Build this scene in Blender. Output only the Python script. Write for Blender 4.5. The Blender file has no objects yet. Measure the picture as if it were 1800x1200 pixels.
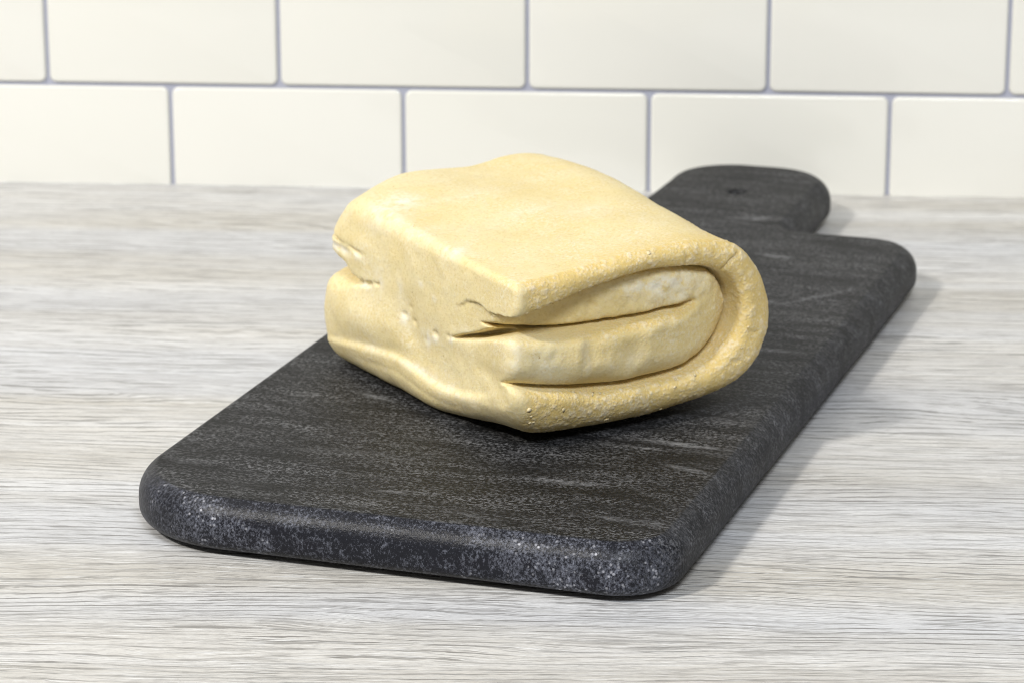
import bpy, bmesh, math, random
import numpy as np
from mathutils import Vector, Matrix

sc = bpy.context.scene
COL = sc.collection
R = math.radians

# ------------------------------------------------------------------ camera
cd = bpy.data.cameras.new('camera'); cam = bpy.data.objects.new('camera', cd); COL.objects.link(cam)
CAM = Vector((0.0, -1.3868, 0.3421)); PITCH, YAW = 0.28881, -0.06505
fwd = Vector((math.sin(YAW)*math.cos(PITCH), math.cos(YAW)*math.cos(PITCH), -math.sin(PITCH)))
cam.location = CAM; cam.rotation_euler = fwd.to_track_quat('-Z', 'Y').to_euler()
cd.sensor_width = 36; cd.lens = 112; cd.clip_start = 0.01; cd.clip_end = 50
cd.dof.use_dof = True; cd.dof.focus_distance = 0.94; cd.dof.aperture_fstop = 29
sc.camera = cam

# ------------------------------------------------------------------ light
w = bpy.data.worlds.new('World'); sc.world = w; w.use_nodes = True
bg = w.node_tree.nodes['Background']; bg.inputs[0].default_value = (1.0, 0.985, 0.95, 1); bg.inputs[1].default_value = 0.23

def area(name, loc, target, sx, sy, power, col):
    l = bpy.data.lights.new(name, 'AREA'); l.shape = 'RECTANGLE'; l.size = sx; l.size_y = sy
    l.energy = power; l.color = col
    o = bpy.data.objects.new(name, l); COL.objects.link(o); o.location = loc
    o.rotation_euler = (Vector(target) - Vector(loc)).to_track_quat('-Z', 'Y').to_euler()
    return o
area('ceiling_lamp', (-1.66, -1.78, 1.98), (-0.05, -0.38, 0.02), 0.28, 0.28, 74, (1.0, 0.965, 0.90))
area('cabinet_lamp', (-0.72, -0.30, 0.90), (-0.72, -0.28, 0.0), 0.50, 0.36, 2.6, (1.0, 0.97, 0.92))
area('window_light', (0.22, -1.86, 1.50), (0, -0.35, 0.0), 0.7, 0.5, 37, (0.88, 0.93, 1.0))

sc.cycles.pixel_filter_type = 'BLACKMAN_HARRIS'; sc.cycles.filter_width = 0.85      # crisp lens
vs = sc.view_settings
vs.view_transform = 'Standard'; vs.look = 'None'; vs.gamma = 1; vs.exposure = -0.27
try: vs.use_curve_mapping = False
except Exception: pass

# ------------------------------------------------------------------ node helpers
class NT:
    def __init__(s, name):
        s.m = bpy.data.materials.new(name); s.m.use_nodes = True
        s.t = s.m.node_tree; s.b = s.t.nodes['Principled BSDF']
        s.tc = s.n('ShaderNodeTexCoord')
    def n(s, typ, **kw):
        x = s.t.nodes.new(typ)
        for k, v in kw.items(): setattr(x, k, v)
        return x
    def set(s, inp, v):
        if isinstance(v, bpy.types.NodeSocket): s.t.links.new(v, inp)
        elif isinstance(v, (tuple, list)) and len(v) == 3 and inp.type == 'RGBA': inp.default_value = (*v, 1)
        else: inp.default_value = v
    def map(s, scale=(1, 1, 1), rot=(0, 0, 0), loc=(0, 0, 0), vec=None):
        m = s.n('ShaderNodeMapping'); s.set(m.inputs[0], vec or s.tc.outputs['Object'])
        m.inputs['Scale'].default_value = scale; m.inputs['Rotation'].default_value = rot; m.inputs['Location'].default_value = loc
        return m.outputs[0]
    def noise(s, vec, scale, detail=2, rough=.5, dist=0, out=0):
        x = s.n('ShaderNodeTexNoise'); s.set(x.inputs['Vector'], vec)
        x.inputs['Scale'].default_value = scale; x.inputs['Detail'].default_value = detail
        x.inputs['Roughness'].default_value = rough; x.inputs['Distortion'].default_value = dist
        return x.outputs[out]
    def vor(s, vec, scale, feature='F1', out='Distance', rnd=1):
        x = s.n('ShaderNodeTexVoronoi', feature=feature); s.set(x.inputs['Vector'], vec)
        x.inputs['Scale'].default_value = scale; x.inputs['Randomness'].default_value = rnd
        return x.outputs[out]
    def ramp(s, f, *st):
        x = s.n('ShaderNodeValToRGB'); s.set(x.inputs[0], f); e = x.color_ramp.elements
        while len(e) < len(st): e.new(.5)
        for i, (p, c) in enumerate(st):
            e[i].position = p; e[i].color = (c, c, c, 1) if not isinstance(c, tuple) else (*c, 1)
        return x.outputs[0]
    def mix(s, f, a, b, mode='MIX'):
        x = s.n('ShaderNodeMix', data_type='RGBA', blend_type=mode)
        s.set(x.inputs[0], f); s.set(x.inputs[6], a); s.set(x.inputs[7], b)
        return x.outputs[2]
    def math(s, op, a, b=0.5, c=None):
        x = s.n('ShaderNodeMath', operation=op); s.set(x.inputs[0], a); s.set(x.inputs[1], b)
        if c is not None: s.set(x.inputs[2], c)
        return x.outputs[0]
    def attr(s, name):
        x = s.n('ShaderNodeAttribute'); x.attribute_name = name; return x.outputs['Fac']
    def bump(s, h, strength, dist, prev=None):
        x = s.n('ShaderNodeBump'); s.set(x.inputs['Height'], h); x.inputs['Strength'].default_value = strength
        x.inputs['Distance'].default_value = dist
        if prev is not None: s.set(x.inputs['Normal'], prev)
        return x.outputs[0]
    def out(s, **kw):
        for k, v in kw.items(): s.set(s.b.inputs[k.replace('_', ' ')], v)
        return s.m

# ------------------------------------------------------------------ materials
def mat_wood():
    t = NT('pale_grey_wood')
    O = t.tc.outputs['Object']
    sx = t.n('ShaderNodeSeparateXYZ'); t.set(sx.inputs[0], O); Y = sx.outputs[1]
    # growth-ring distance: straight along x, bent by slow noise so that lines wander and arch
    slow = t.noise(t.map((2.6, 9, 1), loc=(1.7, .4, 0)), 1, 2, .5)
    wob = t.noise(t.map((16, 60, 1), loc=(.2, 5, 0)), 1, 2, .5)
    jit = t.noise(t.map((70, 420, 1)), 1, 2, .6)
    q = t.math('ADD', Y, t.math('MULTIPLY', slow, .055))
    q = t.math('ADD', q, t.math('MULTIPLY', wob, .0075))
    q = t.math('ADD', q, t.math('MULTIPLY', jit, .0020))
    comb = t.n('ShaderNodeCombineXYZ'); t.set(comb.inputs[0], t.math('MULTIPLY', sx.outputs[0], .035)); t.set(comb.inputs[1], q)
    Q = comb.outputs[0]
    l1 = t.noise(Q, 620, 2, .6); l2 = t.noise(t.map(loc=(.3, .7, 0), vec=Q), 1500, 2, .6)
    ph = t.math('ADD', t.math('MULTIPLY', q, 1420.), t.math('MULTIPLY', t.noise(t.map(loc=(.5, .2, 0), vec=Q), 90, 2, .5), 9.))
    s1 = t.math('MULTIPLY_ADD', t.math('SINE', ph), .5, .5)
    brk = t.noise(t.map((48, 300, 1), loc=(4, 2, 0)), 1, 3, .6)
    rl = t.math('MULTIPLY', t.ramp(s1, (.06, 1.), (.15, 0.)), t.ramp(brk, (.40, 0.), (.52, 1.)))
    bands = t.noise(t.map(loc=(.9, .1, 0), vec=Q), 55, 3, .55)
    tone = t.noise(t.map((1.4, 24, 1), loc=(3, 1, 0)), 1, 3, .55)
    cool = t.noise(t.map((1.2, 15, 1), loc=(9, 3, 0)), 1, 2, .5)
    patch = t.noise(t.map((9, 30, 1), loc=(1, 7, 0)), 1, 3, .55)
    base = t.ramp(bands, (.30, (.56, .535, .495)), (.46, (.67, .65, .615)), (.6, (.72, .71, .695)), (.75, (.76, .75, .735)))
    base = t.mix(t.ramp(tone, (.42, 0.), (.60, .7)), base, (.52, .49, .435))
    base = t.mix(t.ramp(cool, (.45, 0.), (.62, .6)), base, (.60, .615, .655))
    pm = t.ramp(patch, (.34, .25), (.58, 1.))
    d1 = t.math('MAXIMUM', t.math('MULTIPLY', t.ramp(l1, (.34, .8), (.40, .5), (.42, 0.)), pm), t.math('MULTIPLY', rl, pm))
    d2 = t.math('MULTIPLY', t.ramp(l2, (.38, 1.), (.46, 0.)), t.ramp(patch, (.36, .9), (.60, .35)))
    # pores: short dark ticks
    por = t.ramp(t.noise(t.map((120, 1500, 1)), 1, 2, .5), (.28, 1.), (.38, 0.))
    hi = t.ramp(l2, (.54, 0.), (.68, 1.))
    grit = t.noise(t.map((500, 1600, 1)), 1, 2, .6)
    col = t.mix(t.math('MULTIPLY', d1, .74), base, (.105, .095, .086))
    col = t.mix(t.math('MULTIPLY', d2, .42), col, (.17, .158, .145))
    col = t.mix(t.math('MULTIPLY', por, .5), col, (.20, .185, .17))
    col = t.mix(t.math('MULTIPLY', hi, .6), col, (.80, .80, .79))
    col = t.mix(t.ramp(grit, (.30, .25), (.55, 0.)), col, (.30, .29, .28))
    # a few hair scratches
    h = t.math('ADD', t.math('MULTIPLY', d1, -1.), t.math('MULTIPLY', d2, -.5))
    h = t.math('ADD', h, t.math('MULTIPLY', hi, .35)); h = t.math('ADD', h, t.math('MULTIPLY', por, -.4))
    return t.out(Base_Color=col, Roughness=.40, Normal=t.bump(h, .6, .0004))

TOPZ = .0165
def mat_stone():
    t = NT('dark_stone')
    O = t.tc.outputs['Object']
    cloud = t.noise(t.map((14, 26, 26)), 1, 4, .55)
    col = t.mix(t.ramp(cloud, (.3, 0.), (.7, 1.)), (.004, .004, .0043), (.011, .011, .0115))
    # salt-and-pepper grain, slightly drawn out across the slab
    g1 = t.noise(t.map((760, 900, 900)), 1, 3, .78)
    g2 = t.noise(t.map((330, 620, 620), loc=(2, 4, 1)), 1, 3, .72)
    gm = t.noise(t.map((26, 120, 120), loc=(5, 1, 3)), 1, 4, .6)
    amp = t.ramp(gm, (.36, .12), (.66, 1.))
    col = t.mix(t.math('MULTIPLY', t.ramp(g1, (.50, 0.), (.60, 1.)), amp), col, (.15, .15, .155))
    col = t.mix(t.math('MULTIPLY', t.ramp(g2, (.54, 0.), (.68, .75)), amp), col, (.13, .13, .135))
    # streaks and veins, pale, broken up by the grain
    st = t.noise(t.map((26, 130, 130), rot=(0, 0, R(2)), loc=(2, 4, 1)), 1, 4, .6, .6)
    col = t.mix(t.math('MULTIPLY', t.ramp(st, (.58, 0.), (.74, .4)), t.ramp(g1, (.35, .25), (.6, 1.))), col, (.15, .15, .155))
    vn = t.noise(t.map((16, 110, 60), rot=(0, 0, R(3)), loc=(1, 3, 2)), 1, 3, .5, .5)
    vm = t.noise(t.map((14, 22, 22), loc=(7, 1, 4)), 1, 2, .5)
    vein = t.math('MULTIPLY', t.ramp(vn, (.64, 0.), (.72, .7)), t.ramp(vm, (.46, 0.), (.62, 1.)))
    vein = t.math('MULTIPLY', vein, t.ramp(g2, (.40, 0.), (.62, 1.)))
    col = t.mix(t.math('MULTIPLY', vein, .75), col, (.30, .30, .31))
    # the single pale veins of this slab: (x0, y0, x1, y1, half width, strength), metres on its top
    wob = t.n('ShaderNodeVectorMath', operation='MULTIPLY_ADD')
    t.set(wob.inputs[0], t.noise(t.map((60, 90, 60)), 1, 3, .6, out=1)); wob.inputs[1].default_value = (.004, .006, 0); t.set(wob.inputs[2], O)
    brk = t.ramp(g2, (.36, 0.), (.58, 1.))
    for x0, y0, x1, y1, hw, k in ((.079, -.399, .114, -.402, .0026, .75), (.096, -.4205, .112, -.4255, .0024, .65), (.0575, -.447, .086, -.447, .0026, .55), (.087, -.4745, .117, -.475, .0030, .4),
                                  (.060, -.162, .076, -.1645, .004, .6), (.036, -.110, .061, -.105, .005, .45), (.087, -.232, .109, -.200, .0024, .35), (.015, -.474, .037, -.471, .0022, .35), (-.024, -.382, -.006, -.386, .003, .4)):
        m = t.n('ShaderNodeMapping', vector_type='TEXTURE'); t.set(m.inputs[0], wob.outputs[0])
        m.inputs['Location'].default_value = ((x0+x1)/2 + .002, (y0+y1)/2 + .003, TOPZ); m.inputs['Rotation'].default_value = (0, 0, math.atan2(y1-y0, x1-x0))
        m.inputs['Scale'].default_value = (math.hypot(x1-x0, y1-y0)*.62, hw, .02)
        ln = t.n('ShaderNodeVectorMath', operation='LENGTH'); t.set(ln.inputs[0], m.outputs[0])
        f = t.math('MULTIPLY', t.ramp(ln.outputs['Value'], (.15, 1.), (1., 0.)), brk)
        col = t.mix(t.math('MULTIPLY', f, k*.75), col, (.33, .33, .34))
    # the sawn front edge shows coarse pale crystals (attribute: 1 there)
    ed = t.attr('edge')
    cr = t.noise(t.map((1100, 1100, 900)), 1, 4, .75); cl = t.noise(O, 60, 3, .6)
    c1 = t.ramp(t.math('ADD', cr, t.math('MULTIPLY', t.math('SUBTRACT', cl, .5), .5)), (.46, 0.), (.60, .4), (.74, 1.))
    ecol = t.mix(c1, (.012, .0125, .0165), (.17, .178, .215))  # the blue cast is cool light on the edge, painted into the crystal colours
    cv = t.ramp(t.vor(t.map(loc=(.3, .1, .2)), 620), (.15, 1.), (.35, 0.))
    cm = t.ramp(t.math('ADD', t.math('MULTIPLY', cl, .6), t.math('MULTIPLY', t.noise(O, 260, 2, .6), .4)), (.52, 0.), (.62, 1.))
    ecol = t.mix(t.math('MULTIPLY', t.math('MULTIPLY', cv, cm), .8), ecol, (.50, .50, .54))
    col = t.mix(ed, col, ecol)
    h = t.math('ADD', g1, t.math('MULTIPLY', g2, .8))
    rough = t.mix(ed, t.ramp(cloud, (.3, .50), (.7, .62)), (.34, .34, .34))
    return t.out(Base_Color=col, Roughness=rough, Normal=t.bump(h, .45, .0003), Specular_IOR_Level=.16)

def mat_tile():
    t = NT('cream_glazed_tile')
    oi = t.n('ShaderNodeObjectInfo')
    n = t.noise(t.tc.outputs['Object'], 14, 2, .5)
    col = t.mix(n, (.755, .74, .67), (.785, .77, .71))
    col = t.mix(t.math('MULTIPLY', oi.outputs['Random'], .5), col, (.80, .785, .73))
    return t.out(Base_Color=col, Roughness=.09, Normal=t.bump(t.noise(t.tc.outputs['Object'], 25, 2, .5), .05, .001))

def mat_grout():
    t = NT('blue_grey_grout')
    n = t.noise(t.tc.outputs['Object'], 500, 3, .6)
    return t.out(Base_Color=t.mix(n, (.34, .35, .43), (.43, .44, .51)), Roughness=.8, Normal=t.bump(n, .3, .0004))

def mat_rubber():
    t = NT('black_rubber'); n = t.noise(t.tc.outputs['Object'], 600, 2, .5)
    return t.out(Base_Color=t.mix(n, (.012, .012, .012), (.022, .022, .022)), Roughness=.7)

def mat_dough():
    t = NT('raw_dough')
    O = t.tc.outputs['Object']
    big = t.noise(O, 38, 4, .55); mid = t.noise(t.map(loc=(.3, .2, .5)), 130, 4, .6); fine = t.noise(O, 900, 3, .6)
    col = t.mix(t.ramp(big, (.32, 0.), (.68, 1.)), (.745, .61, .30), (.795, .675, .375))
    col = t.mix(t.math('MULTIPLY', t.ramp(mid, (.45, 0.), (.72, 1.)), .45), col, (.80, .70, .44))
    col = t.mix(t.math('MULTIPLY', t.ramp(fine, (.35, 1.), (.5, 0.)), .32), col, (.54, .40, .16))
    # tiny bran specks
    v = t.vor(O, 330); sm = t.ramp(t.noise(t.map(loc=(.1, .6, .2)), 240, 1, .5), (.60, 0.), (.64, 1.))
    col = t.mix(t.math('MULTIPLY', t.math('MULTIPLY', t.ramp(v, (.06, 1.), (.13, 0.)), sm), .65), col, (.32, .20, .08))
    # dry, sandy surface on the rolled side
    g = t.attr('grain')
    gv2 = t.vor(t.map(loc=(.4, .1, .3)), 900)
    gb = t.attr('blob')
    gf = t.ramp(gv2, (.15, 1.), (.55, 0.))
    col = t.mix(t.math('MULTIPLY', g, .75), col, (.67, .475, .14))
    pale = t.math('MULTIPLY', g, t.math('ADD', t.math('MULTIPLY', gb, .52), t.math('MULTIPLY', gf, .14)))
    col = t.mix(pale, col, (.84, .745, .57))
    # flour dust: fine pale powder lying in patches
    dp = t.ramp(t.noise(t.map(loc=(.9, .4, .1)), 60, 4, .6), (.40, .15), (.66, 1.))
    dn = t.ramp(t.noise(t.map(loc=(.2, .9, .4)), 900, 4, .75), (.47, 0.), (.63, 1.))
    col = t.mix(t.math('MULTIPLY', t.math('MULTIPLY', dp, dn), .7), col, (.85, .78, .60))
    # white smears of butter and flour
    fl = t.attr('flour')
    fn = t.math('MULTIPLY', fl, t.ramp(t.noise(O, 260, 4, .65), (.36, 0.), (.58, 1.)))
    col = t.mix(t.math('MULTIPLY', fn, .85), col, (.86, .82, .69))
    h = t.math('ADD', t.math('MULTIPLY', fine, .35), t.math('MULTIPLY', mid, .5))
    nrm = t.bump(t.math('ADD', h, t.math('MULTIPLY', dn, .25)), .34, .0006)
    gh = t.math('MULTIPLY', g, t.math('ADD', t.math('MULTIPLY', gb, .4), gf))
    nrm = t.bump(gh, .32, .0004, nrm)
    nrm = t.bump(t.math('MULTIPLY', fn, 1.), .3, .0004, nrm)
    t.b.inputs['Subsurface Radius'].default_value = (1.0, .7, .3)
    return t.out(Base_Color=col, Roughness=.72, Normal=nrm, Subsurface_Weight=.15, Subsurface_Scale=.003, Specular_IOR_Level=.22)

def mat_crumb():
    t = NT('pale_dough_crumb')
    n = t.noise(t.tc.outputs['Object'], 400, 2, .6)
    return t.out(Base_Color=t.mix(n, (.72, .58, .31), (.78, .67, .43)), Roughness=.6)

WOOD, STONE, TILE, GROUT, RUBBER, DOUGH, CRUMB = mat_wood(), mat_stone(), mat_tile(), mat_grout(), mat_rubber(), mat_dough(), mat_crumb()

def link(name, me, mat=None, parent=None, **props):
    o = bpy.data.objects.new(name, me); COL.objects.link(o)
    if mat and me: 
        if not me.materials: me.materials.append(mat)
    if parent: o.parent = parent
    for k, v in props.items(): o[k] = v
    return o
def smooth(me): me.polygons.foreach_set('use_smooth', [True]*len(me.polygons))

# ------------------------------------------------------------------ counter and wall
bm = bmesh.new()
bmesh.ops.create_cube(bm, size=1)
bmesh.ops.scale(bm, vec=(2.4, 0.78, 0.03), verts=bm.verts); bmesh.ops.translate(bm, vec=(0, -0.39 + .005, -0.015), verts=bm.verts)
bmesh.ops.bevel(bm, geom=[e for e in bm.edges if all(v.co.y < -.7 for v in e.verts)], offset=.004, segments=3, affect='EDGES')
me = bpy.data.meshes.new('countertop'); bm.to_mesh(me); bm.free()
link('countertop', me, WOOD, kind='structure', label='pale grey wood-grain countertop under the dark stone board')

bm = bmesh.new(); bmesh.ops.create_cube(bm, size=1)
bmesh.ops.scale(bm, vec=(2.4, .02, .52), verts=bm.verts); bmesh.ops.translate(bm, vec=(0, .0115, .26 - .03), verts=bm.verts)
me = bpy.data.meshes.new('wall'); bm.to_mesh(me); bm.free()
wall = link('wall', me, GROUT, kind='structure', label='tiled wall with blue-grey grout behind the countertop')

def tile_mesh(wd, ht, rc=.0030, rb=.0012, th=.0020, cut=False):
    """glazed tile, face at y=0 towards -y, rounded corners and a rolled edge; wd x ht"""
    def loop(inset, y):
        pts = []; r = max(rc - inset, .0003)
        for cx, cz, a0 in ((1, 1, 0), (-1, 1, 90), (-1, -1, 180), (1, -1, 270)):
            for k in range(5):
                a = R(a0 + 22.5*k)
                pts.append((cx*(wd/2 - inset - r) + r*math.cos(a), y, cz*(ht/2 - inset - r) + r*math.sin(a)))
        return pts
    rows = [loop(0, th), loop(0, rb)]
    for k in range(1, 6):
        a = R(18*k); rows.append(loop(rb*(1 - math.cos(a)), rb*(1 - math.sin(a))))
    n = 20; vs_ = [p for r_ in rows for p in r_]; fs = []
    for i in range(len(rows) - 1):
        for j in range(n):
            fs.append((i*n + j, i*n + (j+1) % n, (i+1)*n + (j+1) % n, (i+1)*n + j))
    fs.append(tuple((len(rows)-1)*n + j for j in range(n)))
    me = bpy.data.meshes.new('tile'); me.from_pydata(vs_, [], fs); me.update()
    b = bmesh.new(); b.from_mesh(me); bmesh.ops.recalc_face_normals(b, faces=b.faces); b.to_mesh(me); b.free(); smooth(me)
    return me
G = .0017; JZ = .0455; PITCHZ = .0535
XA = [-.5135, -.4050, -.2989, -.1945, -.0835, .0231, .1281, .2345, .3410]
XB = [-.5670, -.4590, -.3510, -.2438, -.1389, -.0292, .0772, .1830, .2890, .3950]
cache = {}
for row in range(-1, 7):
    z0 = -0.002 if row < 0 else JZ + row*PITCHZ + G/2
    z1 = JZ + (row + 1)*PITCHZ - G/2
    XS = XA if row % 2 == 0 else XB
    for a, b in zip(XS[:-1], XS[1:]):
        key = (round(b - a, 4), row < 0)
        if key not in cache: cache[key] = tile_mesh(b - a - G, z1 - z0)
        o = link('tile', cache[key], TILE, wall); o.location = ((a + b)/2, 0, (z0 + z1)/2)

# ------------------------------------------------------------------ stone board
TH = .0165; FOOT = .0018
BA = R(75.2)
BM = Matrix.Translation((0, 0, FOOT)) @ Matrix.Rotation(BA - math.pi/2, 4, 'Z')   # board local: x across, y along
def arc(cx, cy, r, a0, a1, n):
    return [(cx + r*math.cos(R(a0 + (a1-a0)*k/n)), cy + r*math.sin(R(a0 + (a1-a0)*k/n))) for k in range(n + 1)]
XL, XR, YF, YS = -.0636, .1200, -.4995, -.1185
CX, HW, HT = .0262, .0370, -.0130
o_ = []
o_ += arc(XL + .040, YF + .040, .040, 180, 270, 18)
o_ += arc(XR - .021, YF + .021, .021, 270, 360, 12)
o_ += arc(XR - .022, YS - .022, .022, 0, 90, 12)
o_ += arc(CX + HW + .004, YS + .004, .004, 270, 180, 5)
o_ += arc(CX + HW - .031, HT - .029, .030, -8, 84, 16)
o_ += arc(CX - HW + .031, HT - .029, .030, 96, 188, 16)
o_ += arc(CX - HW - .004, YS + .004, .004, 0, -90, 5)
o_ += arc(XL + .022, YS - .022, .022, 90, 180, 12)
# resample evenly
def resample(pts, step):
    P = np.array(pts + [pts[0]]); d = np.r_[0, np.cumsum(np.hypot(*np.diff(P, axis=0).T))]
    n = int(d[-1]/step); s = np.linspace(0, d[-1], n, endpoint=False)
    return np.stack([np.interp(s, d, P[:, 0]), np.interp(s, d, P[:, 1])], 1)
OUT = resample(o_, .0014)
for _ in range(2): OUT = (np.roll(OUT, 1, 0) + 2*OUT + np.roll(OUT, -1, 0))/4
tg = np.roll(OUT, -1, 0) - np.roll(OUT, 1, 0); tg /= np.linalg.norm(tg, axis=1)[:, None]
NRM = np.stack([tg[:, 1], -tg[:, 0]], 1)
prof = []                                       # (inset, z, edge flag) from bottom centre to top
RB, RT = .0046, .0098
for k in range(0, 8):
    a = R(90*k/7); prof.append((RB*(1 - math.sin(a)), RB*(1 - math.cos(a)), 1.0))
AE = R(62)
for k in range(0, 10):
    a = AE*k/9; prof.append((RT*(1 - math.cos(a)), TH - .0003 - RT*(math.sin(AE) - math.sin(a)), 1.0))
i0 = prof[-1][0]
prof += [(i0 + .0003, TH - .0001, .5), (i0 + .0008, TH, 0.0), (i0 + .0022, TH, 0.0)]
vs_, ef = [], []
N = len(OUT)
for ins, z, e in prof:
    p = OUT - NRM*ins
    for (x, y), nn in zip(p, NRM): vs_.append((x, y, z)); ef.append(e*(.22 + .78*max(0., -nn[1])**1.5))
fs = []
for i in range(len(prof) - 1):
    for j in range(N): fs.append((i*N + j, i*N + (j+1) % N, (i+1)*N + (j+1) % N, (i+1)*N + j))
bm = bmesh.new()
lay = bm.verts.layers.float.new('edge')
bv = [bm.verts.new(v) for v in vs_]
for v, e in zip(bv, ef): v[lay] = e
for f in fs: bm.faces.new([bv[i] for i in f])
# hanging hole through the handle
HC = (CX + .0015, -.0665); HRAD = .0036
def hole_ring(r, z): return [bm.verts.new((HC[0] + r*math.cos(2*math.pi*k/24), HC[1] + r*math.sin(2*math.pi*k/24), z)) for k in range(24)]
rings = [hole_ring(HRAD + .0030, TH), hole_ring(HRAD + .0013, TH), hole_ring(HRAD + .0009, TH - .0002), hole_ring(HRAD, TH - .0014), hole_ring(HRAD, TH - .0030), hole_ring(HRAD, .001), hole_ring(HRAD + .001, 0)]
for a, b in zip(rings[:-1], rings[1:]):
    for k in range(24): bm.faces.new((a[k], b[k], b[(k+1) % 24], a[(k+1) % 24]))
bm.edges.ensure_lookup_table()
def edges_of(vl):
    es = []
    for k in range(len(vl)):
        e = bm.edges.get((vl[k], vl[(k+1) % len(vl)])); es.append(e or bm.edges.new((vl[k], vl[(k+1) % len(vl)])))
    return es
bmesh.ops.triangle_fill(bm, use_beauty=True, edges=edges_of(bv[(len(prof)-1)*N:]) + edges_of(rings[0]))
bmesh.ops.triangle_fill(bm, use_beauty=True, edges=edges_of(bv[:N]) + edges_of(rings[-1]))
bmesh.ops.recalc_face_normals(bm, faces=bm.faces)
me = bpy.data.meshes.new('slab'); bm.to_mesh(me); bm.free(); smooth(me)
board = link('cutting_board', None, label='dark grey stone cutting board with rounded handle, lying under the folded dough', category='cutting board')
board.matrix_world = BM
link('slab', me, STONE, board)
bm = bmesh.new()
bmesh.ops.create_cone(bm, cap_ends=True, segments=20, radius1=.0055, radius2=.0048, depth=FOOT + .0004)
fm = bpy.data.meshes.new('foot'); bm.to_mesh(fm); bm.free()
for fx, fy in ((XL + .035, YF + .04), (XR - .035, YF + .04), (XL + .035, YS - .04), (XR - .035, YS - .04)):
    o = link('foot', fm, RUBBER, board); o.location = (fx, fy, -FOOT/2 + .0002)

# ------------------------------------------------------------------ folded dough (voxel field, millimetres)
rng = np.random.default_rng(7)
H = .5
u_ = np.arange(-16, 116, H, dtype=np.float32); v_ = np.arange(-9, 139, H, dtype=np.float32); z_ = np.arange(-3, 73, H, dtype=np.float32)

def spline(pts, n=14):
    P = np.array(pts, float); P = np.vstack([2*P[0]-P[1], P, 2*P[-1]-P[-2]]); o = []
    for i in range(1, len(P) - 2):
        t = np.linspace(0, 1, n, endpoint=False)[:, None]; a, b, c, d = P[i-1:i+3]
        o.append(.5*((2*b) + (c-a)*t + (2*a-5*b+4*c-d)*t**2 + (3*b-a-3*c+d)*t**3))
    return np.vstack(o + [P[-2][None]])
def seg_dist(X, Y, P, closed=False):
    D = np.full(X.shape, 1e9, np.float32); T = np.zeros(X.shape, np.float32)
    Q = np.vstack([P, P[:1]]) if closed else P
    L = 0.
    for a, b in zip(Q[:-1], Q[1:]):
        d = b - a; l2 = (d*d).sum()
        if l2 < 1e-12: continue
        t = np.clip(((X-a[0])*d[0] + (Y-a[1])*d[1])/l2, 0, 1)
        dd = (X-a[0]-t*d[0])**2 + (Y-a[1]-t*d[1])**2
        m = dd < D; D[m] = dd[m]; T[m] = (L + t[m]*math.sqrt(l2)); L += math.sqrt(l2)
    return np.sqrt(D), T/max(L, 1e-6)
def inside(X, Y, P):
    c = np.zeros(X.shape, bool); Q = np.vstack([P, P[:1]])
    for a, b in zip(Q[:-1], Q[1:]):
        if a[1] == b[1]: continue
        m = ((a[1] > Y) != (b[1] > Y)) & (X < (b[0]-a[0])*(Y-a[1])/(b[1]-a[1]) + a[0]); c ^= m
    return c
def psd(X, Y, P):
    d, _ = seg_dist(X, Y, P, True); return np.where(inside(X, Y, P), -d, d)
def sstep(x, a, b):
    t = np.clip((x - a)/(b - a), 0, 1); return t*t*(3 - 2*t)
def gau(x, c, s): return np.exp(-((x - c)/s)**2)
def blur(A, n=1):
    for _ in range(n):
        A = (np.pad(A, ((1, 1), (0, 0)), 'edge')[:-2] + 2*A + np.pad(A, ((1, 1), (0, 0)), 'edge')[2:])/4
        A = (np.pad(A, ((0, 0), (1, 1)), 'edge')[:, :-2] + 2*A + np.pad(A, ((0, 0), (1, 1)), 'edge')[:, 2:])/4
    return A
def bil(A, x0, y0, h, X, Y):
    fx = np.clip((X - x0)/h, 0, A.shape[0]-1.001); fy = np.clip((Y - y0)/h, 0, A.shape[1]-1.001)
    i = fx.astype(np.int32); j = fy.astype(np.int32); fx = fx - i; fy = fy - j
    return (A[i, j]*(1-fx)*(1-fy) + A[i+1, j]*fx*(1-fy) + A[i, j+1]*(1-fx)*fy + A[i+1, j+1]*fx*fy).astype(np.float32)
def noise2(shape, cell, seed):
    r = np.random.default_rng(seed); A = r.standard_normal((int(shape[0]/cell)+3, int(shape[1]/cell)+3))
    x = np.arange(shape[0])/cell; y = np.arange(shape[1])/cell
    i = x.astype(int); j = y.astype(int); fx = x-i; fy = y-j; fx = (fx*fx*(3-2*fx))[:, None]; fy = (fy*fy*(3-2*fy))[None]
    g = lambda a, b: A[np.ix_(i+a, j+b)]
    return g(0, 0)*(1-fx)*(1-fy) + g(1, 0)*fx*(1-fy) + g(0, 1)*(1-fx)*fy + g(1, 1)*fx*fy
def noise3(cell, seed):
    r = np.random.default_rng(seed); n = [len(u_), len(v_), len(z_)]
    A = r.standard_normal([int(k*H/cell)+3 for k in n]).astype(np.float32)
    for ax, k in enumerate(n):
        x = np.arange(k)*H/cell; i = x.astype(int); f = x-i; f = (f*f*(3-2*f)).astype(np.float32)
        sh = [1, 1, 1]; sh[ax] = k
        A = np.take(A, i, ax)*(1-f.reshape(sh)) + np.take(A, i+1, ax)*f.reshape(sh)
    return A

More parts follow.
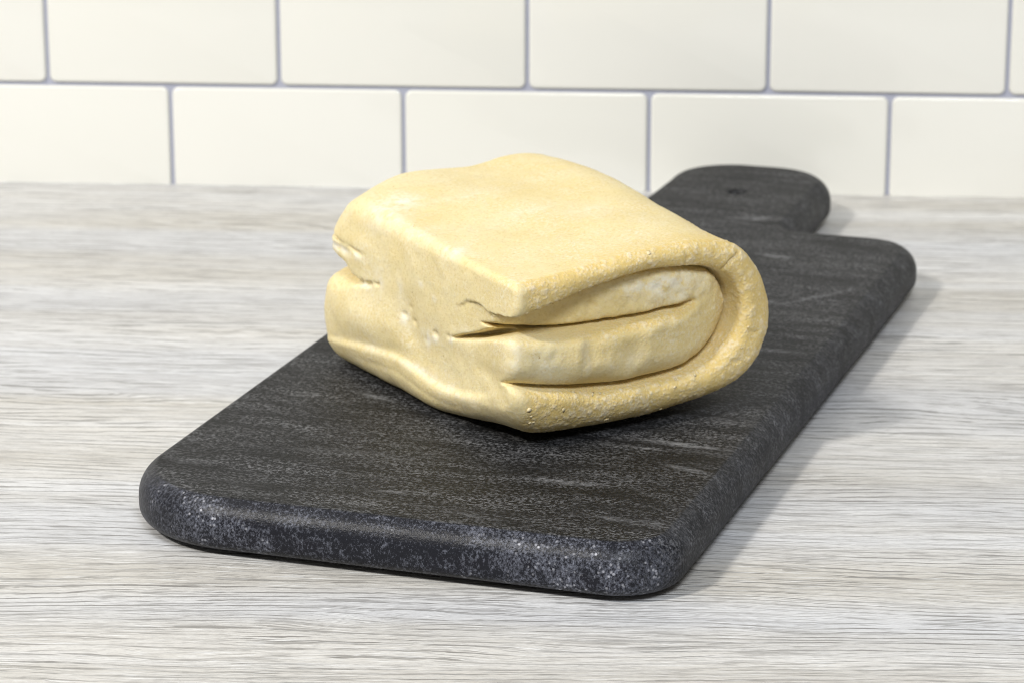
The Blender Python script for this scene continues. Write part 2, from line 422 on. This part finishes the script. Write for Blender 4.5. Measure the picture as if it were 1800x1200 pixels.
# --- 2-D cross-section fields over (u, z), as seen on the front face
h2 = .25
gu = np.arange(-24, 124, h2); gz = np.arange(-8, 80, h2)
GU, GZ = np.meshgrid(gu, gz, indexing='ij'); GU = GU.astype(np.float32); GZ = GZ.astype(np.float32)
outer = spline([(-30, 56), (-12, 56.3), (0.6, 56.5), (19.7, 57.4), (41.5, 59.4), (60, 60.6), (74, 60.2), (85, 57.5), (92.5, 52), (98.8, 43), (102.4, 32), (102, 22.3), (98, 14.4),
                (89, 8.4), (74.5, 4.6), (53.4, 2.4), (31, 2.5), (11.4, 3.9), (-1.5, 6.6), (-14, 9.6), (-30, 13)], 8)
inner = spline([(-30, 42.5), (-8, 43), (1.6, 43.9), (16.6, 47.4), (30.6, 50.4), (46, 52.4), (59.3, 52.6), (70.6, 51.1), (78.5, 48.8), (84.6, 43.8), (87.6, 36.3), (86.6, 28.5), (81.4, 22.0), (72.6, 17.8),
                (60, 16.1), (42, 16), (30.9, 16.7), (15.6, 19.2), (2, 20.8), (-8, 21.2), (-30, 22)], 8)
slit = spline([(-30, 39.4), (-10, 39.2), (-1.5, 38.6), (9, 37.2), (19.9, 36.2), (33, 36.5), (48, 37.2), (59.6, 37.9), (66, 38.4), (71, 39.4)], 8)
P2 = psd(GU, GZ, outer)
dI = psd(GU, GZ, inner)
dS, tS = seg_dist(GU, GZ, slit)
szl = np.interp(GU, slit[:, 0], slit[:, 1])
up = (GZ > szl)
endf = sstep(GU, 64, 80)                                   # where tongue and lobe become one
def pillow(d, r): 
    x = np.clip(1 - d/r, 0, 1); return r*(1 - np.sqrt(np.clip(1 - x*x, 0, 1)))
# outer layer
n1 = noise2(GU.shape, 34, 1); n2 = noise2(GU.shape, 12, 2); n3 = noise2(GU.shape, 5, 3)
vo = .25*n1 + .08*n2 + pillow(np.maximum(dI, 0), 5.0)*np.where(GZ > 40, .6 + .4*sstep(GU, 60, 84), 1.2)
vo += .4*sstep(GZ, 14, 4)                                   # the lower lip leans back under the block
vo += 1.0*gau(GU, 100, 6)                                     # the bend of the roll turns away
# tongue
tb = np.interp(GU, [-5, 10, 25, 40, 55, 70, 84], [13.5, 12.5, 9.5, 6, 4, 3.6, 6.0])
dT = np.minimum(-dI, np.where(endf > .9, 99, dS/(1-.999*endf+1e-3)))
vt = tb + .35*n1 + .3*n2 + .12*n3 + pillow(np.maximum(-dI, 0), 3.2) + pillow(dS/(1.001-endf), 3.0)*.8
# lobe
lb = np.interp(GU, [-5, 4, 14, 24, 30, 40, 55, 66, 76, 85], [2.4, 1.0, .2, .0, .8, .5, .6, 1.6, 4.0, 6.6])
vl = lb + .35*n1 + .12*n2 + pillow(np.maximum(-dI, 0), 8.5)*.9 + pillow(dS/(1.001-endf), 5.5)
vl += .8*gau(GU - .18*(GZ-30), 27.5, 2.2)*gau(GZ, 31, 9)        # shallow dent across the lobe
wl = np.where(up, 0., 1.); 
wl = np.where(GU > 66, np.clip(.5 - (GZ - 39.6)/(2*np.maximum(.6, (GU-66)*.55)), 0, 1), wl)
vi = vt*(1-wl) + vl*wl
vf = np.where(dI < 0, vi, vo)
vf += 5.5*np.exp(-(dI/.55)**2)*sstep(GU, -1, 8)*(np.where(GZ > 40, sstep(GU, 60, 74)*.7 + .3, .75))
vf += (5 + 6*np.exp(-np.maximum(GU, 0)/20)*sstep(GU, -3, 4))*np.exp(-(dS/(.45 + .8*np.exp(-np.maximum(GU, 0)/15)))**2)*(1 - sstep(tS, .93, 1))
# drying cracks in the outer layer
for pl, dp in (([(80.5, 49.5), (83, 52.5), (86, 54.2)], 1.6), ([(65, 57.5), (65.8, 55), (65.3, 52.8)], .8), ([(91, 27), (93, 26), (95, 26.2)], .6), ([(84, 18), (86, 17.2), (87.5, 17.9)], .8)):
    d, _ = seg_dist(GU, GZ, np.array(pl)); vf += dp*np.exp(-(d/.4)**2)
vf = blur(vf, 2).astype(np.float32)

# --- left face relief over (v, z); positive carves in
gv = np.arange(-14, 144, h2); GV, GZ2 = np.meshgrid(gv, gz, indexing='ij'); GV = GV.astype(np.float32); GZ2 = GZ2.astype(np.float32)
band = spline([(-14, 24), (4.1, 19.6), (23, 14.2), (44, 11.2), (59, 12.3), (74, 14.2), (97, 12.2), (125, 8.2), (144, 6)], 8)
zb = np.interp(GV, band[:, 0], band[:, 1])
m1 = noise2(GV.shape, 44, 11); m2 = noise2(GV.shape, 14, 12); m3 = noise2(GV.shape, 5, 13)
ul = .13*m1 + .06*m2
below = sstep(zb - GZ2, -1.6, 2.2)
ul += -1.3*below*sstep(GV, 6, 34)*(1 - .5*sstep(GV, 95, 125)) - .3*gau(GZ2 - zb, -.6, 1.1)*sstep(GV, 8, 30)
ul += .22*gau(GZ2 - zb, -5.0, 1.2)*sstep(GV, 20, 45)*(1-sstep(GV, 90, 110))
ul += 1.3*gau(GV, 50, 18)*gau(GZ2, 21, 9) + .9*gau(GV - .35*(GZ2-25), 66, 6)*gau(GZ2, 27, 10)
ul += -2.8*gau(GV, 98, 24)*gau(GZ2, 22, 9) - .8*gau(GV, 104, 20)*gau(GZ2, 46, 9)
ul += -1.1*gau(GV, 2, 9)*gau(GZ2, 31, 8)
ul += .6*gau(GV, 15, 9)*gau(GZ2, 22.5, 4)                        # pinch beside the lower corner
# open seam from the front corner
ls = spline([(-14, 43), (-4, 42.2), (2.4, 40.9), (12, 37.9), (20, 35.2), (26.4, 33.0), (33, 31.2), (39.2, 29.4)], 10)
d, t = seg_dist(GV, GZ2, ls)
wdt = np.interp(t, [0, .35, .6, .85, 1], [3.2, 2.5, 1.3, .65, .3])
ul += 9.0*np.exp(-(d/wdt)**4)*np.interp(t, [0, .7, .95, 1], [1, 1, .55, .2])
lz = np.interp(GV, ls[:, 0], ls[:, 1])
ul += pillow(np.where(GZ2 < lz, d, 99), 4.0)*.35*(1-sstep(GV, 26, 40))
# torn flap of the top layer with its thin edge
fe = spline([(-14, 45), (-3, 44.4), (1, 43.6), (4.2, 41.3), (8, 41.0), (10.6, 42.2), (15, 42.6), (20, 44.0), (25, 44.8), (30, 43.6), (35, 41.4), (40, 40.3)], 10)
fz = np.interp(GV, fe[:, 0], fe[:, 1]) + .35*np.interp(GV, np.arange(-14, 145, 1.1), np.random.default_rng(5).standard_normal(145))
ul += 1.1*sstep(fz - GZ2, -.25, .25)*(1 - sstep(GV, 24, 40))*(GZ2 > lz - 1) + .45*np.exp(-((GZ2 - fz + .1)/.4)**2)*(1-sstep(GV, 31, 38))
# seam at the far end
ns = spline([(84, 36.6), (90, 35.6), (97, 34.2), (104, 33.8), (112, 34.6), (120, 35.0), (144, 35.2)], 8)
d, t = seg_dist(GV, GZ2, ns)
nzl = np.interp(GV, ns[:, 0], ns[:, 1])
d = np.where(GV < 84, 99, np.abs(GZ2 - nzl - .5*m3*.6))
dep = np.interp(GV, [84, 87, 90, 93, 97, 103, 109, 144], [0, 1.2, .2, 2.4, 1.4, 4.0, 9, 14]); wd2 = np.interp(GV, [84, 95, 104, 112, 144], [.4, .7, 1.3, 3.2, 4.2])
ul += dep*np.exp(-(d/wd2)**2)
# small split with butter above it
bs = spline([(96, 44.4), (101, 44.6), (107, 45.8), (113, 45.6), (119, 46.6), (130, 47)], 8)
d, t = seg_dist(GV, GZ2, bs); ul += 2.0*np.exp(-(d/.6)**2)*np.interp(t, [0, .12, .3, .45, .6, 1], [0, .8, .15, .2, 1, 1])
ul += 1.0*gau(GZ2, 43.2, 1.6)*sstep(GV, 100, 112)
# pits and a torn bit
for pv, pz, pr, pd in ((70.5, 29.6, .9, 1.3), (64.5, 28.5, .8, 1.0), (50.5, 27.9, 1.0, 1.4), (57, 24, 1.2, .5), (41.6, 29.2, .7, 1.2), (66.5, 33, .6, .7), (45, 42, .5, .4)):
    ul += .6*pd*np.exp(-(((GV-pv)/(pr*1.6))**2 + ((GZ2-pz)/pr)**2))
ul = blur(ul, 1).astype(np.float32)

# --- assemble
def HUMP(u, v): return 2.2*gau(u, 92, 18)*gau(v, 82, 42) - 1.9*gau(u, 62, 20)*gau(v, 110, 30) + 2.8*gau(u, 20, 24)*gau(v, 116, 34) - .8*gau(u, 36, 18)*gau(v, 40, 22)
U, V, Z = np.meshgrid(u_, v_, z_, indexing='ij', sparse=True)
ztop0 = np.interp(u_, [-20, 0, 20, 41, 60, 74, 82, 120], [56.3, 56.5, 57.4, 59.4, 60.6, 59.8, 58.5, 58.5]).astype(np.float32)[:, None, None]
zbot0 = np.interp(u_, [-20, -8, 0, 12, 31, 53, 74, 86, 120], [10.5, 8.2, 6.2, 3.8, 2.5, 2.4, 4.6, 7.4, 7.4]).astype(np.float32)[:, None, None]
s1 = sstep(V, 2, 62).astype(np.float32); s2 = sstep(V, 0, 105).astype(np.float32)
hump = HUMP(U, V)
zt = ztop0 + 4.2*s2 + hump
zbt = zbot0*(1 - s1) + .25 + 2.2*gau(U, -1, 8)*gau(V, 2, 13)
ZP = zbot0 + (Z - zbt)*(ztop0 - zbot0)/(zt - zbt)
UP = U/(1 + .075*sstep(V, 0, 110)*(U > 0)) + 0*Z
UP = np.broadcast_to(UP, ZP.shape)
body = bil(P2, gu[0], gz[0], h2, UP, ZP)
front = bil(vf, gu[0], gz[0], h2, UP, ZP) - V
LZ = np.broadcast_to(zbot0[0] + (Z - zbt[40:41])*(57 - 8)/(zt[40:41] - zbt[40:41]), (1, len(v_), len(z_)))
ulg = bil(ul, gv[0], gz[0], h2, np.broadcast_to(V, LZ.shape), Z + 0*LZ)
left = ulg - U
vb = 130 + 3.5*gau(Z, 16, 10) - 1.5*gau(Z, 44, 8) + .045*(U - 30)
vb = vb - 13*np.exp(-((Z - 35.6)/3.0)**2)*np.exp(-np.maximum(U, 0)/18.)
back = V - vb
def rint(a, b, r):
    ar = np.maximum(a + r, 0); br = np.maximum(b + r, 0)
    return np.minimum(np.maximum(a, b), -r) + np.sqrt(ar*ar + br*br)
RF = 4.2 + 4.2*sstep(Z, 40, 18)
S = rint(body, front, RF.astype(np.float32))
RL = (2.6 + 1.8*gau(Z, 31, 7) + 3.6*sstep(Z, 24, 10) + 3.*sstep(Z, 20, 5)*sstep(V, 60, 10) + 2.5*sstep(V, 20, 90)).astype(np.float32)
S = rint(S, left, RL)
S = rint(S, back, np.float32(11))
S = rint(S, (  .715*(V - 125.5) + .70*(Z - 44.) - .50*np.maximum(U, 0)).astype(np.float32), np.float32(6))
S = S + .20*noise3(15, 21) + .06*noise3(5.5, 22) + .025*noise3(2.2, 23)
# rests on the board: flat under itself
S = np.maximum(S, .15 - Z).astype(np.float32)

def surface_nets(S, o, h):
    ins = S < 0
    c = np.zeros([k-1 for k in S.shape], np.uint8)
    cs = [(i, j, k) for i in (0, 1) for j in (0, 1) for k in (0, 1)]
    sl = lambda d, n: slice(d, n - 1 + d)
    for i, j, k in cs: c += ins[sl(i, S.shape[0]), sl(j, S.shape[1]), sl(k, S.shape[2])]
    act = np.argwhere((c > 0) & (c < 8))
    idx = np.full(c.shape, -1, np.int32); idx[tuple(act.T)] = np.arange(len(act))
    acc = np.zeros((len(act), 3)); cnt = np.zeros(len(act))
    val = {q: S[act[:, 0]+q[0], act[:, 1]+q[1], act[:, 2]+q[2]] for q in cs}
    for a in cs:
        for ax in range(3):
            if a[ax]: continue
            b = list(a); b[ax] = 1; b = tuple(b)
            va, vb_ = val[a], val[b]; m = (va < 0) != (vb_ < 0)
            t = np.where(m, va/np.where(m, va - vb_, 1), 0)
            p = np.tile(np.array(a, float), (len(act), 1)); p[:, ax] = t
            acc[m] += p[m]; cnt[m] += 1
    P = (act + acc/cnt[:, None])*h + o
    quads = []
    for ax in range(3):
        n = [slice(0, k) for k in S.shape]; m_ = list(n); n[ax] = slice(0, S.shape[ax]-1); m_[ax] = slice(1, S.shape[ax])
        A, B = ins[tuple(n)], ins[tuple(m_)]
        e = np.argwhere(A != B); o1, o2 = [(1, 2), (2, 0), (0, 1)][ax]
        e = e[(e[:, o1] > 0) & (e[:, o2] > 0) & (e[:, o1] < S.shape[o1]-1) & (e[:, o2] < S.shape[o2]-1)]
        flip = ~A[tuple(e.T)]
        def cell(d1, d2):
            q = e.copy(); q[:, o1] -= d1; q[:, o2] -= d2; return idx[tuple(q.T)]
        q = np.stack([cell(1, 1), cell(0, 1), cell(0, 0), cell(1, 0)], 1)
        q[flip] = q[flip][:, ::-1]; quads.append(q)
    return P, np.vstack(quads)
PV, Q = surface_nets(S, np.array([u_[0], v_[0], z_[0]]), H)
# drop loose specks: keep the largest connected piece
par = np.arange(len(PV))
for _ in range(80):
    mn = par[Q].min(1); new = par.copy()
    for k in range(4): np.minimum.at(new, par[Q[:, k]], mn)
    for _k in range(4): new = new[new]
    if (new == par).all(): break
    par = new
keepv = par == np.bincount(par).argmax()
Q = Q[keepv[Q].all(1)]
# light Laplacian smoothing to remove voxel terraces
def smooth_mesh(P, Q, it, lam):
    E = np.vstack([Q[:, [0, 1]], Q[:, [1, 2]], Q[:, [2, 3]], Q[:, [3, 0]]])
    deg = np.bincount(E.ravel(), minlength=len(P)).astype(float); deg[deg == 0] = 1
    for i in range(it):
        A = np.zeros_like(P)
        for ax in range(3):
            A[:, ax] = np.bincount(E[:, 0], P[E[:, 1], ax], len(P)) + np.bincount(E[:, 1], P[E[:, 0], ax], len(P))
        P = P + (lam if i % 2 == 0 else -lam*1.03)*(A/deg[:, None] - P)
    return P
PV = smooth_mesh(PV, Q, 4, .5)
fn = np.cross(PV[Q[:, 2]] - PV[Q[:, 0]], PV[Q[:, 3]] - PV[Q[:, 1]])
VN = np.zeros_like(PV)
for k in range(4):
    for ax in range(3): VN[:, ax] += np.bincount(Q[:, k], fn[:, ax], len(PV))
VN /= np.linalg.norm(VN, axis=1)[:, None] + 1e-12

# surface masks (what the dough itself carries, not light)
pu, pv, pz = PV.T
def zp_of(u, v, z):
    iu = lambda a: np.interp(u, u_, a[:, 0, 0])
    t0, b0 = iu(ztop0), iu(zbot0); s1v = sstep(v, 2, 62); s2v = sstep(v, 0, 105)
    hp = HUMP(u, v)
    return b0 + (z - b0*(1-s1v) - .25)*(t0 - b0)/(t0 + 4.2*s2v + hp - b0*(1-s1v) - .25)
zpv = zp_of(pu, pv, pz); upv = pu/(1 + .075*sstep(pv, 0, 110)*(pu > 0))
dIv = bil(dI.astype(np.float32), gu[0], gz[0], h2, upv, zpv)
frontish = sstep(-VN[:, 1], .05, .55)
roll = sstep(pu, 60, 92)
grain = frontish*sstep(dIv, -.4, .8)*sstep(pu, 1.5, 6) + .75*sstep(pu, 74, 94)*sstep(pv, 46, 6) + .5*sstep(VN[:, 2], .3, .7)*sstep(pv, 20, 3)*sstep(pu, 6, 30)
grain += .42*frontish*sstep(dIv, .2, -.8)*sstep(pu, 10, 28) + .16*sstep(VN[:, 2], .4, .8)*sstep(pu, 25, 60)
grain = np.clip(grain, 0, 1)
flour = np.zeros(len(PV))
for c, r, a in (((0, 118, 42.8), (7, 9, 1.6), 1.6), ((0, 103, 43.0), (5, 8, 1.2), .9), ((0, 70, 28.5), (4, 3, 3), .9), ((0, 56, 24.5), (4, 2.4, 3), 1.0), ((0, 51, 25.5), (4, 2.2, 2), 1.0), ((0, 40, 28.5), (4, 2, 1.4), 1.0),
                ((0, 96, 33.6), (4, 5, 1.1), 1.0), ((-1, 60, 13.5), (5, 8, 1.5), .8), ((-1, 40, 11.8), (5, 16, 1.2), .6), ((-1, 84, 13.6), (5, 16, 1.2), .55), ((0, 6, 42.8), (3, 6, 1.2), .9), ((0, 28, 33), (4, 8, 1.6), .5),
                ((4, 88, 64), (9, 9, 9), .8), ((14, 92, 66), (5, 5, 9), .9), ((3, 42, 59), (4, 5, 6), .9), ((2, 66, 62), (3, 18, 6), .5), ((1, 2, 32), (2.5, 4, 9), .5), ((0, 85, 38), (4, 3, 4), .7), ((0, 72, 38), (4, 2, 6), .5), ((0, 58, 43), (3, 1.6, 1.2), .8), ((0, 50, 40), (3, 1.4, 1.2), .8),
                ((58, 5, 47), (17, 6, 3.4), .95), ((64, 4, 42), (9, 6, 2), .5), ((27, 1, 29), (3, 4, 8), .3), ((12, 1, 26), (5, 4, 5), .35), ((40, 1, 24), (12, 4, 3), .35), ((60, 50, 62), (9, 6, 9), .4), ((40, 60, 62), (12, 3, 9), .35), ((30, 85, 64), (12, 2.5, 9), .4)):
    flour += a*np.exp(-(((pu-c[0])/r[0])**2 + ((pv-c[1])/r[1])**2 + ((pz-c[2])/r[2])**2))
flour = np.clip(flour, 0, 1)

# sandy bumps standing on the dry side of the sheet
blob = np.zeros(len(PV)); rise = np.zeros(len(PV))
cand = np.argwhere(grain > .12).ravel(); cw = grain[cand]**1.5*(.25 + (np.sin(pu[cand]*.21 + 2.1*np.sin(pz[cand]*.17 + .4))*np.sin(pz[cand]*.33 + pv[cand]*.2 + pu[cand]*.13) > -.15))
reach = np.argwhere(grain > .03).ravel()
RP = PV[reach]
order = np.argsort(RP[:, 0]); RP = RP[order]; reach = reach[order]
for j in rng.choice(cand, 1100, replace=False, p=cw/cw.sum()):
    c = PV[j]; r = .35 + .6*rng.random()**2.5; a = (.05 + .16*rng.random())*(.5 + .5*grain[j])
    lo, hi = np.searchsorted(RP[:, 0], (c[0] - 2*r, c[0] + 2*r))
    d = RP[lo:hi] - c; ax = rng.standard_normal(3); ax /= np.linalg.norm(ax); d = d - .35*np.outer(d@ax, ax)
    k = np.exp(-((d*d).sum(1)/(r*r))**1.6)
    ids = reach[lo:hi]; rise[ids] = np.maximum(rise[ids], a*k); blob[ids] = np.maximum(blob[ids], k*(.45 + .55*rng.random()))
PV = PV + VN*rise[:, None]
fn = np.cross(PV[Q[:, 2]] - PV[Q[:, 0]], PV[Q[:, 3]] - PV[Q[:, 1]])
VN = np.zeros_like(PV)
for k in range(4):
    for ax in range(3): VN[:, ax] += np.bincount(Q[:, k], fn[:, ax], len(PV))
VN /= np.linalg.norm(VN, axis=1)[:, None] + 1e-12

DZ = FOOT + TH + .0001
dough = link('folded_dough', None, label='block of pale yellow pastry dough folded over in layers on the stone board', category='dough')
dough.matrix_world = Matrix.Translation((-.0612, -.4274, DZ)) @ Matrix.Rotation(R(36), 4, 'Z')

def build_part(name, faces):
    used = np.unique(faces); mp = np.full(len(PV), -1); mp[used] = np.arange(len(used)); f = mp[faces]
    me = bpy.data.meshes.new(name)
    me.vertices.add(len(used)); me.vertices.foreach_set('co', (PV[used]*.001).ravel())
    me.loops.add(f.size); me.loops.foreach_set('vertex_index', f.ravel().astype(np.int32))
    me.polygons.add(len(f)); me.polygons.foreach_set('loop_start', np.arange(0, f.size, 4, dtype=np.int32))
    me.update(calc_edges=True); me.validate(); smooth(me)
    for nm, arr in (('grain', grain), ('flour', flour), ('blob', blob)):
        a = me.attributes.new(nm, 'FLOAT', 'POINT'); a.data.foreach_set('value', arr[used].astype(np.float32))
    me.normals_split_custom_set_from_vertices(VN[used].tolist())
    return link(name, me, DOUGH, dough)
isin = (dIv[Q].mean(1) < 0) & (pu[Q].mean(1) < 90)
build_part('outer_layer', Q[~isin])
build_part('inner_fold', Q[isin])

# crumbs sticking to the cut side
sel = np.argwhere((grain > .75) & (VN[:, 1] < -.25) & (pu > 3)).ravel()
prb = np.exp(-((zpv[sel]-12)/6)**2)*1.2 + .5*np.exp(-((zpv[sel]-52)/6)**2) + .12
prb = prb*(.15 + (np.sin(pu[sel]*.55 + 1.3*np.sin(pz[sel]*.5)) > .1)); prb /= prb.sum()
pick = rng.choice(sel, 18, replace=False, p=prb)
vv, ff = [], []
ico = bmesh.new(); bmesh.ops.create_icosphere(ico, subdivisions=1, radius=1); iv = np.array([v.co for v in ico.verts]); fi = [[v.index for v in f.verts] for f in ico.faces]; ico.free()
extra = [((2.5, -.4, 14.5), 1.7), ((5.5, -.3, 12), 1.2), ((30.5, .6, 16.4), 1.6), ((33.5, .6, 16.9), 1.2), ((18, -.3, 12.6), 1.3), ((1.0, .2, 45.6), 1.0), ((62, .3, 16.0), .9)]
items = [(PV[i], VN[i], .35 + .5*rng.random()**2) for i in pick] 
tree_sel = sel
for c, s in extra:
    j = tree_sel[np.argmin(((PV[tree_sel] - np.array(c))**2).sum(1))]; items.append((PV[j], VN[j], s*.42))
for p, n, s in items:
    q = iv*(1 + .28*rng.standard_normal((len(iv), 1)))*np.array([1 + .5*rng.random(), 1 + .3*rng.random(), .22])
    z = n; x = np.cross(z, rng.standard_normal(3)); x /= np.linalg.norm(x); y = np.cross(z, x)
    k = len(vv); vv += ((p + s*(q[:, :1]*x + q[:, 1:2]*y + q[:, 2:]*z) + n*s*.05)*.001).tolist(); ff += [[a+k for a in f] for f in fi]
me = bpy.data.meshes.new('crumbs'); me.from_pydata(vv, [], ff); me.update(); smooth(me)
link('crumbs', me, CRUMB, dough, kind='stuff', label='tiny pale crumbs stuck to the sandy cut side')
